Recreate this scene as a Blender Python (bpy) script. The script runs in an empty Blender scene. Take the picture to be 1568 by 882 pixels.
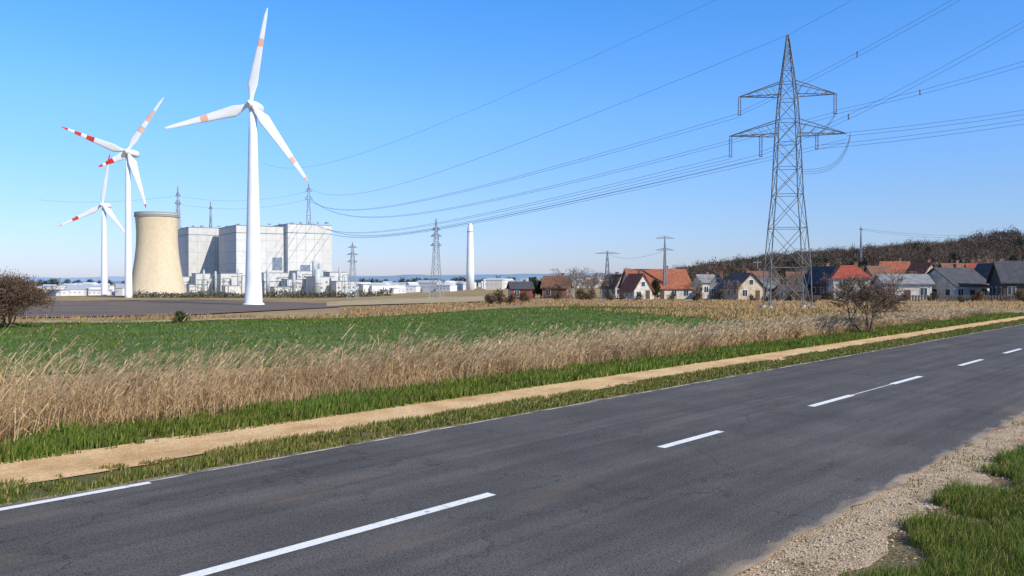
import bpy, math, random
import numpy as np
from mathutils import Vector, Matrix
random.seed(7); rng=np.random.default_rng(11)
F=1219.6; CX=784.0; HZ=428.0; H=2.3
TH=math.atan((1950-CX)/F)
ST,CT=math.sin(TH),math.cos(TH)
scene=bpy.context.scene
def sm(a):
    a=np.clip(a,0,1); return a*a*(3-2*a)
LY=[0,40,100,300,600,1000,9000]; LZ=[0,0,-1.9,-7.5,-9.5,-9.2,-9.0]
RY=[0,50,65,170,250,600,1500,9000]; RZ=[0,0,-.12,-2.1,-3,-4.2,-7,-9]
def terr(x,y):
    x=np.asarray(x,float); y=np.asarray(y,float)
    w=sm((x/np.maximum(y,1)+.25)/.3)
    z=np.interp(y,LY,LZ)*(1-w)+np.interp(y,RY,RZ)*w
    z=z+18*sm((x-40)/260)*sm((y-230)/200)*(1-sm((y-700)/500))
    return z
def P(u,v,d): return Vector(((u-CX)/F*d, d, H+(HZ-v)/F*d))
def G(u,d):
    x=(u-CX)/F*d; return Vector((x,d,float(terr(x,d))))
ys=np.geomspace(3,4000,1500)
def unproj(u,v):
    z=terr((u-CX)/F*ys,ys); vv=HZ+F*(H-z)/ys
    i=int(np.argmax(vv<=v)); 
    if i==0: i=1
    a=(vv[i-1]-v)/max(vv[i-1]-vv[i],1e-6); y=ys[i-1]+(ys[i]-ys[i-1])*min(max(a,0),1)
    return (u-CX)/F*y,y
def hsh(i,j,k=0):
    v=np.sin(i*127.1+j*311.7+k*74.7)*43758.5453
    return v-np.floor(v)
def vn(x,y,k=0):
    x=np.asarray(x,float);y=np.asarray(y,float)
    i=np.floor(x);j=np.floor(y);fx=sm(x-i);fy=sm(y-j)
    return (hsh(i,j,k)*(1-fx)+hsh(i+1,j,k)*fx)*(1-fy)+(hsh(i,j+1,k)*(1-fx)+hsh(i+1,j+1,k)*fx)*fy
# ------------------------------------------------ materials
def nmat(name,cols,scale=5,rough=.85,bump=0,bscale=None,stretch=(1,1,1),detail=6,contrast=(.35,.65),spec=.3,fine=None,coord='Object',metal=0):
    m=bpy.data.materials.new(name); m.use_nodes=True; nt=m.node_tree; N=nt.nodes; L=nt.links
    b=N['Principled BSDF']; b.inputs['Roughness'].default_value=rough; b.inputs['Specular IOR Level'].default_value=spec
    b.inputs['Metallic'].default_value=metal
    tc=N.new('ShaderNodeTexCoord'); mp=N.new('ShaderNodeMapping'); mp.inputs['Scale'].default_value=stretch
    L.new(tc.outputs[coord],mp.inputs[0])
    n=N.new('ShaderNodeTexNoise'); n.inputs['Scale'].default_value=scale; n.inputs['Detail'].default_value=detail
    L.new(mp.outputs[0],n.inputs['Vector'])
    r=N.new('ShaderNodeValToRGB'); L.new(n.outputs['Fac'],r.inputs[0])
    e=r.color_ramp.elements
    k=len(cols)
    for i,c in enumerate(cols):
        p=contrast[0]+(contrast[1]-contrast[0])*i/max(k-1,1)
        if i<2: el=e[i]; el.position=p
        else: el=e.new(p)
        el.color=(*c,1)
    if k==1: e[1].color=(*cols[0],1)
    out=r.outputs[0]
    if fine:
        n2=N.new('ShaderNodeTexNoise'); n2.inputs['Scale'].default_value=fine[0]; n2.inputs['Detail'].default_value=4
        L.new(tc.outputs[coord],n2.inputs['Vector'])
        mr=N.new('ShaderNodeMapRange'); mr.inputs[1].default_value=.3; mr.inputs[2].default_value=.7
        mr.inputs[3].default_value=1-fine[1]; mr.inputs[4].default_value=1+fine[1]
        L.new(n2.outputs['Fac'],mr.inputs[0])
        vm=N.new('ShaderNodeVectorMath'); vm.operation='SCALE'
        L.new(out,vm.inputs[0]); L.new(mr.outputs[0],vm.inputs['Scale']); out=vm.outputs[0]
    L.new(out,b.inputs['Base Color'])
    if bump:
        n3=N.new('ShaderNodeTexNoise'); n3.inputs['Scale'].default_value=bscale or scale*4; n3.inputs['Detail'].default_value=5
        L.new(tc.outputs[coord],n3.inputs['Vector'])
        bp=N.new('ShaderNodeBump'); bp.inputs['Strength'].default_value=bump; bp.inputs['Distance'].default_value=.05
        L.new(n3.outputs['Fac'],bp.inputs['Height']); L.new(bp.outputs[0],b.inputs['Normal'])
    return m
def cmat(name,trans=.3,rough=.8):
    m=bpy.data.materials.new(name); m.use_nodes=True; nt=m.node_tree; N=nt.nodes; L=nt.links
    b=N['Principled BSDF']; b.inputs['Roughness'].default_value=rough; b.inputs['Specular IOR Level'].default_value=.2
    a=N.new('ShaderNodeAttribute'); a.attribute_name='Col'
    L.new(a.outputs['Color'],b.inputs['Base Color'])
    if trans:
        t=N.new('ShaderNodeBsdfTranslucent'); L.new(a.outputs['Color'],t.inputs[0])
        mx=N.new('ShaderNodeMixShader'); mx.inputs[0].default_value=trans
        L.new(b.outputs[0],mx.inputs[1]); L.new(t.outputs[0],mx.inputs[2]); L.new(mx.outputs[0],N['Material Output'].inputs[0])
    return m
M={}
M['grassb']=cmat('grass_blades'); M['reed']=cmat('reed_straw',.25); M['leaf']=cmat('leaf_colour',.25); M['attr']=cmat('painted_attr',0)
M['white']=nmat('white_paint',[(.76,.78,.79),(.84,.85,.85)],.15,.4,spec=.4)
M['red']=nmat('red_paint',[(.62,.03,.02),(.75,.07,.04)],.2,.5)
M['orange']=nmat('faded_orange_paint',[(.78,.42,.30),(.8,.55,.43)],.3,.5)
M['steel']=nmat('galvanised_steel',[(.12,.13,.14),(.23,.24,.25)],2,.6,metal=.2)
M['dsteel']=nmat('hazed_steel',[(.24,.27,.31),(.30,.33,.37)],2,.7)  # lightened and blued: aerial haze put into the steel colour
M['wire']=nmat('conductor',[(.13,.16,.20),(.17,.20,.24)],2,.6)
M['insul']=nmat('insulator',[(.12,.08,.06),(.2,.16,.14)],5,.3)
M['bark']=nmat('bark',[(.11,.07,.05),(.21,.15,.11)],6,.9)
M['fbark']=nmat('hazed_bark',[(.16,.115,.09),(.25,.19,.15)],1,.9)  # paler than near bark, with distance haze painted into the colour
# ------------------------------------------------ mesh builder
class MB:
    def __init__(s): s.v=[];s.f=[];s.m=[]
    def add(s,vs,fs,m=0):
        o=len(s.v); s.v+= [tuple(q) for q in vs]; s.f+=[tuple(i+o for i in q) for q in fs]; s.m+=[m]*len(fs)
    def box(s,c,size,rz=0,m=0):
        cx,cy,cz=c;a,b,h=[q/2 for q in size];co,si=math.cos(rz),math.sin(rz)
        vs=[]
        for z in(-h,h):
            for x,y in((-a,-b),(a,-b),(a,b),(-a,b)): vs.append((cx+x*co-y*si,cy+x*si+y*co,cz+z))
        s.add(vs,[(0,3,2,1),(4,5,6,7),(0,1,5,4),(1,2,6,5),(2,3,7,6),(3,0,4,7)],m)
    def tube(s,a,b,r0,r1,n=5,m=0,cap=True):
        a=Vector(a);b=Vector(b);d=(b-a)
        if d.length<1e-6:return
        d.normalize();up=Vector((0,0,1)) if abs(d.z)<.95 else Vector((1,0,0))
        x=d.cross(up).normalized();y=d.cross(x)
        vs=[]
        for p,r in((a,r0),(b,r1)):
            for i in range(n):
                t=2*math.pi*i/n; vs.append(p+x*(r*math.cos(t))+y*(r*math.sin(t)))
        fs=[(i,(i+1)%n,n+(i+1)%n,n+i) for i in range(n)]
        if cap: fs+=[tuple(range(n-1,-1,-1)),tuple(range(n,2*n))]
        s.add(vs,fs,m)
    def rev(s,c,prof,n=32,m=0,cap=True):
        vs=[]
        for r,z in prof:
            for i in range(n):
                t=2*math.pi*i/n; vs.append((c[0]+r*math.cos(t),c[1]+r*math.sin(t),c[2]+z))
        fs=[]
        for k in range(len(prof)-1):
            for i in range(n):
                j=(i+1)%n; fs.append((k*n+i,k*n+j,(k+1)*n+j,(k+1)*n+i))
        if cap: fs+=[tuple(range(n-1,-1,-1)),tuple(range((len(prof)-1)*n,len(prof)*n))]
        s.add(vs,fs,m)
    def obj(s,name,mats,parent=None,smooth=False,mw=None):
        me=bpy.data.meshes.new(name); me.from_pydata(s.v,[],s.f); 
        for m in mats: me.materials.append(m)
        me.polygons.foreach_set('material_index',s.m)
        if smooth: me.polygons.foreach_set('use_smooth',[True]*len(s.f))
        me.update(); o=bpy.data.objects.new(name,me); scene.collection.objects.link(o)
        if parent: o.parent=parent
        return o
def empty(name,loc=(0,0,0),rz=0):
    e=bpy.data.objects.new(name,None); e.location=loc; e.rotation_euler=(0,0,rz); e.empty_display_size=.5
    scene.collection.objects.link(e); return e
def arrobj(name,V,T,C,mat,parent=None):
    me=bpy.data.meshes.new(name); me.from_pydata(V.tolist(),[],T.tolist()); me.materials.append(mat)
    ca=me.color_attributes.new('Col','FLOAT_COLOR','POINT')
    c4=np.ones((len(V),4)); c4[:,:3]=C; ca.data.foreach_set('color',c4.ravel().astype(np.float32))
    o=bpy.data.objects.new(name,me); scene.collection.objects.link(o)
    if parent:o.parent=parent
    return o
def ribbons(P0,P1,P2,w0,w1,ang,C):
    n=len(P0); S=np.stack([np.cos(ang),np.sin(ang),np.zeros(n)],1)
    V=np.stack([P0-S*w0[:,None]/2,P0+S*w0[:,None]/2,P1-S*w1[:,None]/2,P1+S*w1[:,None]/2,P2],1).reshape(-1,3)
    b=(np.arange(n)*5)[:,None,None]; T=(np.array([[0,1,3],[0,3,2],[2,3,4]])[None]+b).reshape(-1,3)
    return V,T,np.repeat(C,5,0)
def cat(parts):
    V=[];T=[];C=[];o=0
    for v,t,c in parts: V.append(v);T.append(t+o);C.append(c);o+=len(v)
    return np.concatenate(V),np.concatenate(T),np.concatenate(C)
def st2xy(s,t): return s*CT+t*ST, -s*ST+t*CT
# ------------------------------------------------ world, sun, camera
SUN_AZ,SUN_EL=math.radians(131),math.radians(35)
w=bpy.data.worlds.new("World"); scene.world=w; w.use_nodes=True
nt=w.node_tree; bg=nt.nodes['Background']
sky=nt.nodes.new('ShaderNodeTexSky'); sky.sky_type='NISHITA'; sky.sun_disc=False
sky.sun_elevation=SUN_EL; sky.sun_rotation=SUN_AZ; sky.air_density=1.0; sky.dust_density=.3; sky.ozone_density=1.5; sky.altitude=200
tcw=nt.nodes.new('ShaderNodeTexCoord'); sx=nt.nodes.new('ShaderNodeSeparateXYZ'); nt.links.new(tcw.outputs['Generated'],sx.inputs[0])
rp=nt.nodes.new('ShaderNodeValToRGB'); nt.links.new(sx.outputs['Z'],rp.inputs[0])
E=rp.color_ramp.elements
for k,(p,c) in enumerate([(0.0,(.245,.275,.46)),(.10,(.265,.345,.51)),(.20,(.262,.430,.67)),(.33,(.190,.450,.73)),(.6,(.30,.40,.50))]):
    el=E[k] if k<2 else E.new(p)
    el.position=p; el.color=(*c,1)
vm1=nt.nodes.new('ShaderNodeVectorMath'); vm1.operation='MULTIPLY'; nt.links.new(sky.outputs[0],vm1.inputs[0]); nt.links.new(rp.outputs[0],vm1.inputs[1])
vm2=nt.nodes.new('ShaderNodeVectorMath'); vm2.operation='SCALE'; vm2.inputs['Scale'].default_value=2.4; nt.links.new(vm1.outputs[0],vm2.inputs[0])
nt.links.new(vm2.outputs[0],bg.inputs[0]); bg.inputs[1].default_value=.13
sd=Vector((math.sin(SUN_AZ)*math.cos(SUN_EL),math.cos(SUN_AZ)*math.cos(SUN_EL),math.sin(SUN_EL)))
l=bpy.data.lights.new('sun','SUN'); l.energy=5.0; l.angle=math.radians(.5); l.color=(1,.93,.81)
lo=bpy.data.objects.new('sun',l); lo.rotation_euler=sd.to_track_quat('Z','Y').to_euler(); lo.location=(20,-20,40); scene.collection.objects.link(lo)
cam=bpy.data.cameras.new('camera'); cam.lens=28; cam.sensor_width=36; cam.clip_end=20000; cam.clip_start=.1
co=bpy.data.objects.new('camera',cam); co.location=(0,0,H); co.rotation_euler=(math.radians(90)-math.atan((441-HZ)/F),0,0)
scene.collection.objects.link(co); scene.camera=co
scene.view_settings.view_transform='Standard'; scene.view_settings.look='None'; scene.view_settings.exposure=0
# ------------------------------------------------ terrain
rr=np.concatenate([[0.0],np.geomspace(1.5,9000,230)]); na=300
an=np.linspace(0,2*math.pi,na,endpoint=False)
X=(rr[:,None]*np.sin(an)); Y=(rr[:,None]*np.cos(an)); Z=terr(X,Y)
V=np.stack([X,Y,Z],2).reshape(-1,3); fs=[]
for k in range(len(rr)-1):
    for i in range(na):
        j=(i+1)%na; fs.append((k*na+i,(k+1)*na+i,(k+1)*na+j,k*na+j))
me=bpy.data.meshes.new('ground'); me.from_pydata(V.tolist(),[],fs)
me.polygons.foreach_set('use_smooth',[True]*len(fs))
M['meadow']=nmat('dry_meadow',[(.12,.12,.04),(.31,.21,.095),(.40,.27,.12),(.23,.15,.065)],.06,.95,.5,3,stretch=(1,2.2,1),detail=8,contrast=(.3,.72),fine=(2.5,.3))
me.materials.append(M['meadow']); o=bpy.data.objects.new('ground',me); scene.collection.objects.link(o)
def strip(name,s0,s1,t0,t1,off,mat,nt_=400,j0=0,j1=0,fr=1.5,ns=4):
    ts=np.linspace(t0,t1,nt_); vs=[];fs=[]
    for t in ts:
        a=s0+(vn(t*fr,3.3)-.5)*2*j0+(vn(t*fr*4,9.3)-.5)*j0; b=s1+(vn(t*fr,7.7)-.5)*2*j1+(vn(t*fr*4,5.3)-.5)*j1
        for k in range(ns+1):
            s=a+(b-a)*k/ns; x,y=st2xy(s,t); vs.append((t,-s,float(terr(x,y))+off))
    n=ns+1
    for i in range(nt_-1):
        for k in range(ns): fs.append((i*n+k,i*n+k+1,(i+1)*n+k+1,(i+1)*n+k))
    me=bpy.data.meshes.new(name); me.from_pydata(vs,[],fs); me.materials.append(mat)
    o=bpy.data.objects.new(name,me); o.rotation_euler=(0,0,math.pi/2-TH); scene.collection.objects.link(o); return o
M['soil']=nmat('grassy_soil',[(.17,.12,.06),(.12,.11,.035),(.08,.10,.025),(.20,.14,.075)],1.3,.95,.8,30,contrast=(.3,.7),fine=(35,.5))
M['bare']=nmat('bare_soil',[(.36,.245,.14),(.23,.155,.085),(.15,.12,.055),(.31,.22,.13)],1.6,.95,.8,30,contrast=(.3,.7),fine=(35,.45))
M['straw']=nmat('straw_litter',[(.22,.15,.08),(.38,.27,.15),(.14,.13,.05)],1.2,.95,.6,20,fine=(25,.4))
M['sand']=nmat('sandy_path',[(.54,.33,.15),(.68,.44,.215),(.73,.50,.27)],1.1,.95,.5,30,fine=(18,.18))
M['gravel']=nmat('gravel_shoulder',[(.42,.29,.18),(.62,.46,.30),(.50,.36,.235)],2.5,.95,.9,60,fine=(45,.3))
strip('verge_ground',-13.1,-9.0,-40,160,.012,M['soil'],500,j0=.15)
strip('verge_ground',-2.95,6,-40,160,.012,M['bare'],300)
strip('reed_bed_ground',-16.6,-12.7,-40,160,.02,M['straw'],500,j0=.5,j1=.12)
strip('dirt_path',-11.45,-10.05,-40,160,.028,M['sand'],900,j0=.13,j1=.12)
strip('gravel_shoulder',-3.15,-2.38,-40,160,.022,M['gravel'],900,j1=.17,fr=1.2)
# asphalt
m=bpy.data.materials.new('asphalt'); m.use_nodes=True; nt=m.node_tree;N=nt.nodes;L=nt.links;b=N['Principled BSDF']
b.inputs['Roughness'].default_value=.85; b.inputs['Specular IOR Level'].default_value=.25
tc=N.new('ShaderNodeTexCoord')
def noise(sc,det,st,loc=(0,0,0)):
    mp=N.new('ShaderNodeMapping'); mp.inputs['Scale'].default_value=st; mp.inputs['Location'].default_value=loc; L.new(tc.outputs['Object'],mp.inputs[0])
    n=N.new('ShaderNodeTexNoise'); n.inputs['Scale'].default_value=sc; n.inputs['Detail'].default_value=det; L.new(mp.outputs[0],n.inputs[0]); return n.outputs['Fac']
def ramp(i,els):
    r=N.new('ShaderNodeValToRGB'); L.new(i,r.inputs[0]); e=r.color_ramp.elements
    for k,(p,c) in enumerate(els):
        el=e[k] if k<2 else e.new(p)
        el.position=p; el.color=(c,c,c,1) if not isinstance(c,tuple) else (*c,1)
    return r.outputs[0]
def mul(a,bb):
    x=N.new('ShaderNodeMix'); x.data_type='RGBA'; x.blend_type='MULTIPLY'; x.inputs[0].default_value=1
    L.new(a,x.inputs[6]); L.new(bb,x.inputs[7]); return x.outputs[2]
def mixc(f,a,col):
    x=N.new('ShaderNodeMix'); x.data_type='RGBA'; L.new(f,x.inputs[0]); L.new(a,x.inputs[6]); x.inputs[7].default_value=(*col,1); return x.outputs[2]
c=ramp(noise(1,7,(.22,1.5,1)),[(.3,(.112,.101,.094)),(.7,(.165,.149,.136))])
c=mul(c,ramp(noise(55,4,(1,1,1)),[(.33,.35),(.5,.92),(.64,1.0)]))
c=mul(c,ramp(noise(.8,5,(1,1,1)),[(.35,.8),(.65,1.0)]))
c=mul(c,ramp(noise(1,3,(.05,5,1)),[(.35,.78),(.6,1.0)]))
vo=N.new('ShaderNodeTexVoronoi'); vo.feature='DISTANCE_TO_EDGE'; vo.inputs['Scale'].default_value=.32
nn=N.new('ShaderNodeTexNoise'); nn.inputs['Scale'].default_value=2.5; nn.inputs['Detail'].default_value=6; L.new(tc.outputs['Object'],nn.inputs[0])
va=N.new('ShaderNodeVectorMath'); va.operation='ADD'; L.new(tc.outputs['Object'],va.inputs[0]); L.new(nn.outputs['Color'],va.inputs[1]); L.new(va.outputs[0],vo.inputs['Vector'])
c=mul(c,ramp(vo.outputs['Distance'],[(0,.55),(.006,1.0)]))
c=mixc(ramp(noise(130,1,(1,1,1)),[(.66,0.0),(.72,.5)]),c,(.36,.33,.30))
c=mixc(ramp(noise(.9,8,(.5,1.6,1),(5,2,0)),[(.58,0.0),(.74,.26)]),c,(.24,.18,.125))
sp_=N.new('ShaderNodeSeparateXYZ'); L.new(tc.outputs['Object'],sp_.inputs[0])
def edge(center,width):
    s1=N.new('ShaderNodeMath'); s1.operation='SUBTRACT'; L.new(sp_.outputs['Y'],s1.inputs[0]); s1.inputs[1].default_value=center
    s2=N.new('ShaderNodeMath'); s2.operation='ABSOLUTE'; L.new(s1.outputs[0],s2.inputs[0])
    nz=N.new('ShaderNodeMath'); nz.operation='MULTIPLY_ADD'; L.new(noise(4,6,(.6,1.5,1)),nz.inputs[0]); nz.inputs[1].default_value=width*2; L.new(s2.outputs[0],nz.inputs[2])
    mr=N.new('ShaderNodeMapRange'); mr.inputs[1].default_value=width*1.0; mr.inputs[2].default_value=width*1.75; mr.inputs[3].default_value=.85; mr.inputs[4].default_value=0; L.new(nz.outputs[0],mr.inputs[0]); return mr.outputs[0]
c=mixc(edge(9.22,.20),c,(.38,.28,.20)); c=mixc(edge(2.96,.20),c,(.48,.36,.24))
L.new(c,b.inputs['Base Color'])
bp=N.new('ShaderNodeBump'); bp.inputs['Strength'].default_value=.7; bp.inputs['Distance'].default_value=.01
L.new(noise(80,3,(1,1,1)),bp.inputs['Height']); L.new(bp.outputs[0],b.inputs['Normal'])
M['asphalt']=m
strip('road',-9.22,-2.98,-40,160,.040,M['asphalt'],900,j0=.04,j1=.06,fr=2,ns=8)
M['mark']=nmat('road_marking_paint',[(.35,.34,.33),(.74,.74,.72),(.8,.8,.78)],9,.7,contrast=(.26,.46),fine=(60,.18))
M['edge']=nmat('worn_edge_paint',[(.14,.125,.11),(.42,.36,.31),(.6,.55,.49)],3,.8,contrast=(.38,.62),fine=(40,.25))
mb=MB()
def dash(t0,t1,s0,s1,n=10,m=0):
    for i in range(n):
        a=t0+(t1-t0)*i/n; c=t0+(t1-t0)*(i+1)/n; q=[]
        for t,s in((a,s0),(a,s1),(c,s1),(c,s0)):
            x,y=st2xy(s,t); q.append((t,-s,float(terr(x,y))+.045))
        mb.add(q,[(0,1,2,3)],m)
for a,c in((-2.2,.2),(2.5,5.9),(9.1,10.7),(13.9,15.8),(18.1,20),(23.2,25.4),(28,30.2),(33,35),(38,40),(43,45),(48,50),(53,55),(58,60)): dash(a,c,-6.0,-5.87)
dash(15.8,18.1,-5.95,-5.92)
dash(-40,3.6,-9.07,-8.96,80); dash(3.6,100,-9.10,-9.05,200,1)
o=mb.obj('road_markings',[M['mark'],M['edge']]); o.rotation_euler=(0,0,math.pi/2-TH)
def fsheet(name,us,vb,vt,mat,off=.03,rows=14,ncol=70,jit=.0):
    uu=np.linspace(us[0],us[-1],ncol); B=np.interp(uu,us,vb);Tt=np.interp(uu,us,vt); vs=[];fs=[]
    for i,u in enumerate(uu):
        xb,yb=unproj(u,B[i]); xt,yt=unproj(u,Tt[i]); yt=yt*(1+(random.random()-.5)*jit)
        for k in range(rows):
            y=yb*(yt/yb)**(k/(rows-1)); x=xb/yb*y; vs.append((x,y,float(terr(x,y))+off+.0007*y))
    for i in range(ncol-1):
        for k in range(rows-1): fs.append((i*rows+k,(i+1)*rows+k,(i+1)*rows+k+1,i*rows+k+1))
    me=bpy.data.meshes.new(name); me.from_pydata(vs,[],fs); me.materials.append(mat)
    o=bpy.data.objects.new(name,me); scene.collection.objects.link(o)
M['crop']=nmat('green_crop',[(.08,.11,.018),(.08,.135,.018),(.12,.165,.03)],.35,.9,.5,8,stretch=(1,1.6,1),fine=(6,.35))
M['plough']=nmat('ploughed_soil',[(.11,.08,.062),(.16,.118,.088),(.20,.15,.105)],.05,.95,.5,2,stretch=(1,3,1),detail=8,fine=(.8,.3))
M['pale']=nmat('pale_stubble',[(.40,.30,.16),(.47,.36,.20),(.34,.26,.13)],.08,.95,.3,2,stretch=(1,3,1),fine=(.8,.2))
fsheet('green_field',[-300,0,60,500,640,760,900,1000,1100,1175],[640,580,575,560,550,540,530,522,510,503],[506,504,501,491,483,476,477,484,491,500],M['crop'],jit=.02)
fsheet('ploughed_field',[-200,60,300,520],[490,488,483,471],[462,462,459,466],M['plough'],off=.06)
fsheet('stubble_field',[500,600,740,745],[470,467,463,460],[464,458,455,457],M['pale'],off=.1)
fsheet('farm_track',[60,200,350,500,640],[497,497,492,486,478],[494,494,489.5,484,476.5],M['pale'],off=.07,jit=.02)
# ------------------------------------------------ vegetation ribbons
def grass(name,n,s0,s1,t0,t1,h,col,lush=.0,tpow=1.0,wd=.012,thr=0,ks=1.3,lean=.35,parent=None,fade=None):
    s=rng.uniform(s0,s1,n); t=t0+(t1-t0)*rng.uniform(0,1,n)**tpow
    d=vn(s*ks*1.7,t*ks,2)*.65+vn(s*5,t*5,4)*.35; th_=thr
    if fade: th_=thr+fade[2]*(1-sm((s-fade[0])/(fade[1]-fade[0])))
    k=d>th_; s=s[k];t=t[k];d=d[k]; n=len(s)
    x,y=st2xy(s,t); dist=np.hypot(x,y)
    hh=h*(.35+.9*d)*rng.uniform(.5,1.25,n); a=rng.uniform(0,6.283,n); ln=rng.uniform(.1,1,n)*lean*hh
    P0=np.stack([x,y,terr(x,y)+.01],1); dx=np.cos(a)*ln+.12*hh; dy=np.sin(a)*ln
    P1=P0+np.stack([dx*.35,dy*.35,hh*.6],1); P2=P0+np.stack([dx*1.2,dy*1.2,hh],1)
    ww=wd*np.clip(dist/8,.6,6)*rng.uniform(.7,1.3,n)
    c=np.array(col[0])[None]*(1-d[:,None])+np.array(col[1])[None]*d[:,None]
    hue=vn(s*.8,t*.5,77)[:,None]; c=c*(1+np.array([.35,.0,.1])*(hue-.4))
    c=c*rng.uniform(.55,1.4,(n,1)); dry=rng.uniform(0,1,n)<(.10+lush); c[dry]=np.array([.38,.29,.12])*rng.uniform(.7,1.2,(dry.sum(),1))
    V,T,C=ribbons(P0,P1,P2,ww,ww*.7,rng.uniform(0,3.14,n),c); return arrobj(name,V,T,C,M['grassb'],parent)
G1=((.095,.13,.020),(.155,.235,.032))
grass('verge_grass',85000,-13.0,-11.25,-3,60,.19,G1,tpow=1.3,thr=.22)
grass('verge_grass',75000,-10.2,-9.12,-3,60,.10,((.15,.14,.032),(.135,.20,.03)),lush=.15,tpow=1.3,thr=.32)
grass('roadside_grass',190000,-2.5,-.3,1.5,20,.145,G1,lush=.06,tpow=1.5,thr=.26,wd=.0075,fade=(-2.45,-1.75,.42),lean=.6)
grass('roadside_grass',30000,-2.0,4,-12,60,.15,G1,lush=.05,thr=.3)
grass('roadside_weeds',5000,-3.0,-2.0,1.5,20,.06,((.14,.14,.035),(.13,.20,.03)),lush=.3,thr=.56,wd=.009)
grass('crop_rows',90000,-48,-15.5,-15,60,.15,((.085,.125,.018),(.11,.19,.025)),thr=.1,wd=.012)
# reeds
n=23000
s=-12.75-rng.uniform(0,1,n)**1.5*3.6; t=-8+68*rng.uniform(0,1,n)**1.15
d=vn(s*.9,t*.55,6)*.6+vn(s*3,t*2.4,8)*.4; k=d>.34; s=s[k];t=t[k];d=d[k];n=len(s)
edge_=(vn(t*1.3,1.1,12)-.5)*.6; s=s+edge_
x,y=st2xy(s,t); dist=np.hypot(x,y)
hh=np.interp(t,[0,4,8,18,40,60],[1.22,1.14,.92,.76,.54,.45])*(.30+1.1*d)*rng.uniform(.5,1.12,n)
tall=rng.uniform(0,1,n)<.07; hh[tall]*=1.3
P0=np.stack([x,y,terr(x,y)],1); ln=(rng.normal(.28,.2,n)+.35*(vn(x*.8,y*.8,31)-.4))*hh; ly=rng.normal(0,.14,n)*hh
P1=P0+np.stack([ln*.3,ly*.3,hh*.6],1); P2=P0+np.stack([ln,ly,hh],1)
wf=np.clip(dist/12,.8,3)
tone=(.60+.75*vn(x*.7,y*.7,21))[:,None]
c=np.array([.62,.43,.235])*tone*rng.uniform(.5,1.3,(n,1))+rng.uniform(-.02,.02,(n,1))*np.array([1,.4,-.4]); c=np.clip(c,.02,.85)
parts=[ribbons(P0,P1,P2,.008*wf,.006*wf,rng.uniform(0,3.14,n),c*.9)]
for q in range(3):
    f=rng.uniform(.1,.75,n)[:,None]; Aq=P0*(1-f)+P1*f if q<2 else P1*(1-f)+P2*f
    a=rng.normal(0,1.0,n); L_=rng.uniform(.15,.42,n)*np.clip(hh,.45,1.2)
    B=Aq+np.stack([np.cos(a)*L_*.5,np.sin(a)*L_*.5,L_*.55],1); Cc=Aq+np.stack([np.cos(a)*L_*1.1,np.sin(a)*L_,L_*.35],1)
    parts.append(ribbons(Aq,B,Cc,.010*wf,.008*wf,rng.uniform(0,3.14,n),c*rng.uniform(.7,1.15,(n,1))))
pl=rng.uniform(0,1,n)<.55
for q in range(4):
    f=rng.uniform(.0,.25,n)[:,None]; Aq=(P2*(1-f)+P1*f)[pl]; m_=pl.sum()
    a=rng.normal(0,.6,m_); L_=rng.uniform(.06,.17,m_)
    B=Aq+np.stack([np.cos(a)*L_*.45,np.sin(a)*L_*.25,L_*.45],1); Cc=Aq+np.stack([np.cos(a)*L_,np.sin(a)*L_*.5,L_*.6],1)
    parts.append(ribbons(Aq,B,Cc,.006*wf[pl],.010*wf[pl],rng.uniform(0,3.14,m_),np.clip(np.array([.70,.53,.33])*rng.uniform(.7,1.2,(m_,1)),0,.85)))
V,T,C=cat(parts); arrobj('tall_reeds',V,T,C,M['reed'])
n=46000
s=-12.65-rng.uniform(0,1,n)*3.9; t=-8+68*rng.uniform(0,1,n)**1.15; x,y=st2xy(s,t)
hh=rng.uniform(.12,.5,n)*np.interp(t,[0,40],[1.1,.6]); P0=np.stack([x,y,terr(x,y)],1); a=rng.uniform(0,6.28,n); q=hh*rng.uniform(.2,.9,n)
V,T,C=ribbons(P0,P0+np.stack([np.cos(a)*q*.4,np.sin(a)*q*.4,hh*.7],1),P0+np.stack([np.cos(a)*q,np.sin(a)*q,hh],1),np.full(n,.013),np.full(n,.010),rng.uniform(0,3.14,n),np.array([.54,.36,.19])*rng.uniform(.4,1.25,(n,1)))
arrobj('dry_undergrowth',V,T,C,M['reed'])
# dry tufts further out
n=60000
y=np.exp(rng.uniform(math.log(36),math.log(170),n)); x=y*rng.uniform(-.75,.85,n)
ss=x*CT-y*ST
uu=CX+F*x/y; vv=HZ+F*(H-terr(x,y))/y
vt=np.interp(uu,[0,60,500,640,760,900,1000,1100,1175],[504,501,491,483,476,477,484,491,500])
inb=(ss<-13)&((vv<vt-.5)|(uu>1175))&~((uu<520)&(vv<487)&(vv>460)); d=vn(x*.12,y*.12,3)*.6+vn(x*.5,y*.5,3)*.4; k=inb&(d>.54); x=x[k];y=y[k];n=len(x);d=d[k]
hh=rng.uniform(.12,.36,n)*(.5+d); P0=np.stack([x,y,terr(x,y)],1); a=rng.uniform(0,6.28,n)
V,T,C=ribbons(P0,P0+np.stack([.1*hh,0*hh,hh*.6],1),P0+np.stack([np.cos(a)*hh*.4+.15*hh,np.sin(a)*hh*.3,hh],1),.0011*y,.0011*y,rng.uniform(-.5,.5,n),np.array([.46,.30,.145])*rng.uniform(.45,1.2,(n,1)))
arrobj('dry_meadow_grass',V,T,C,M['reed'])
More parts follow.
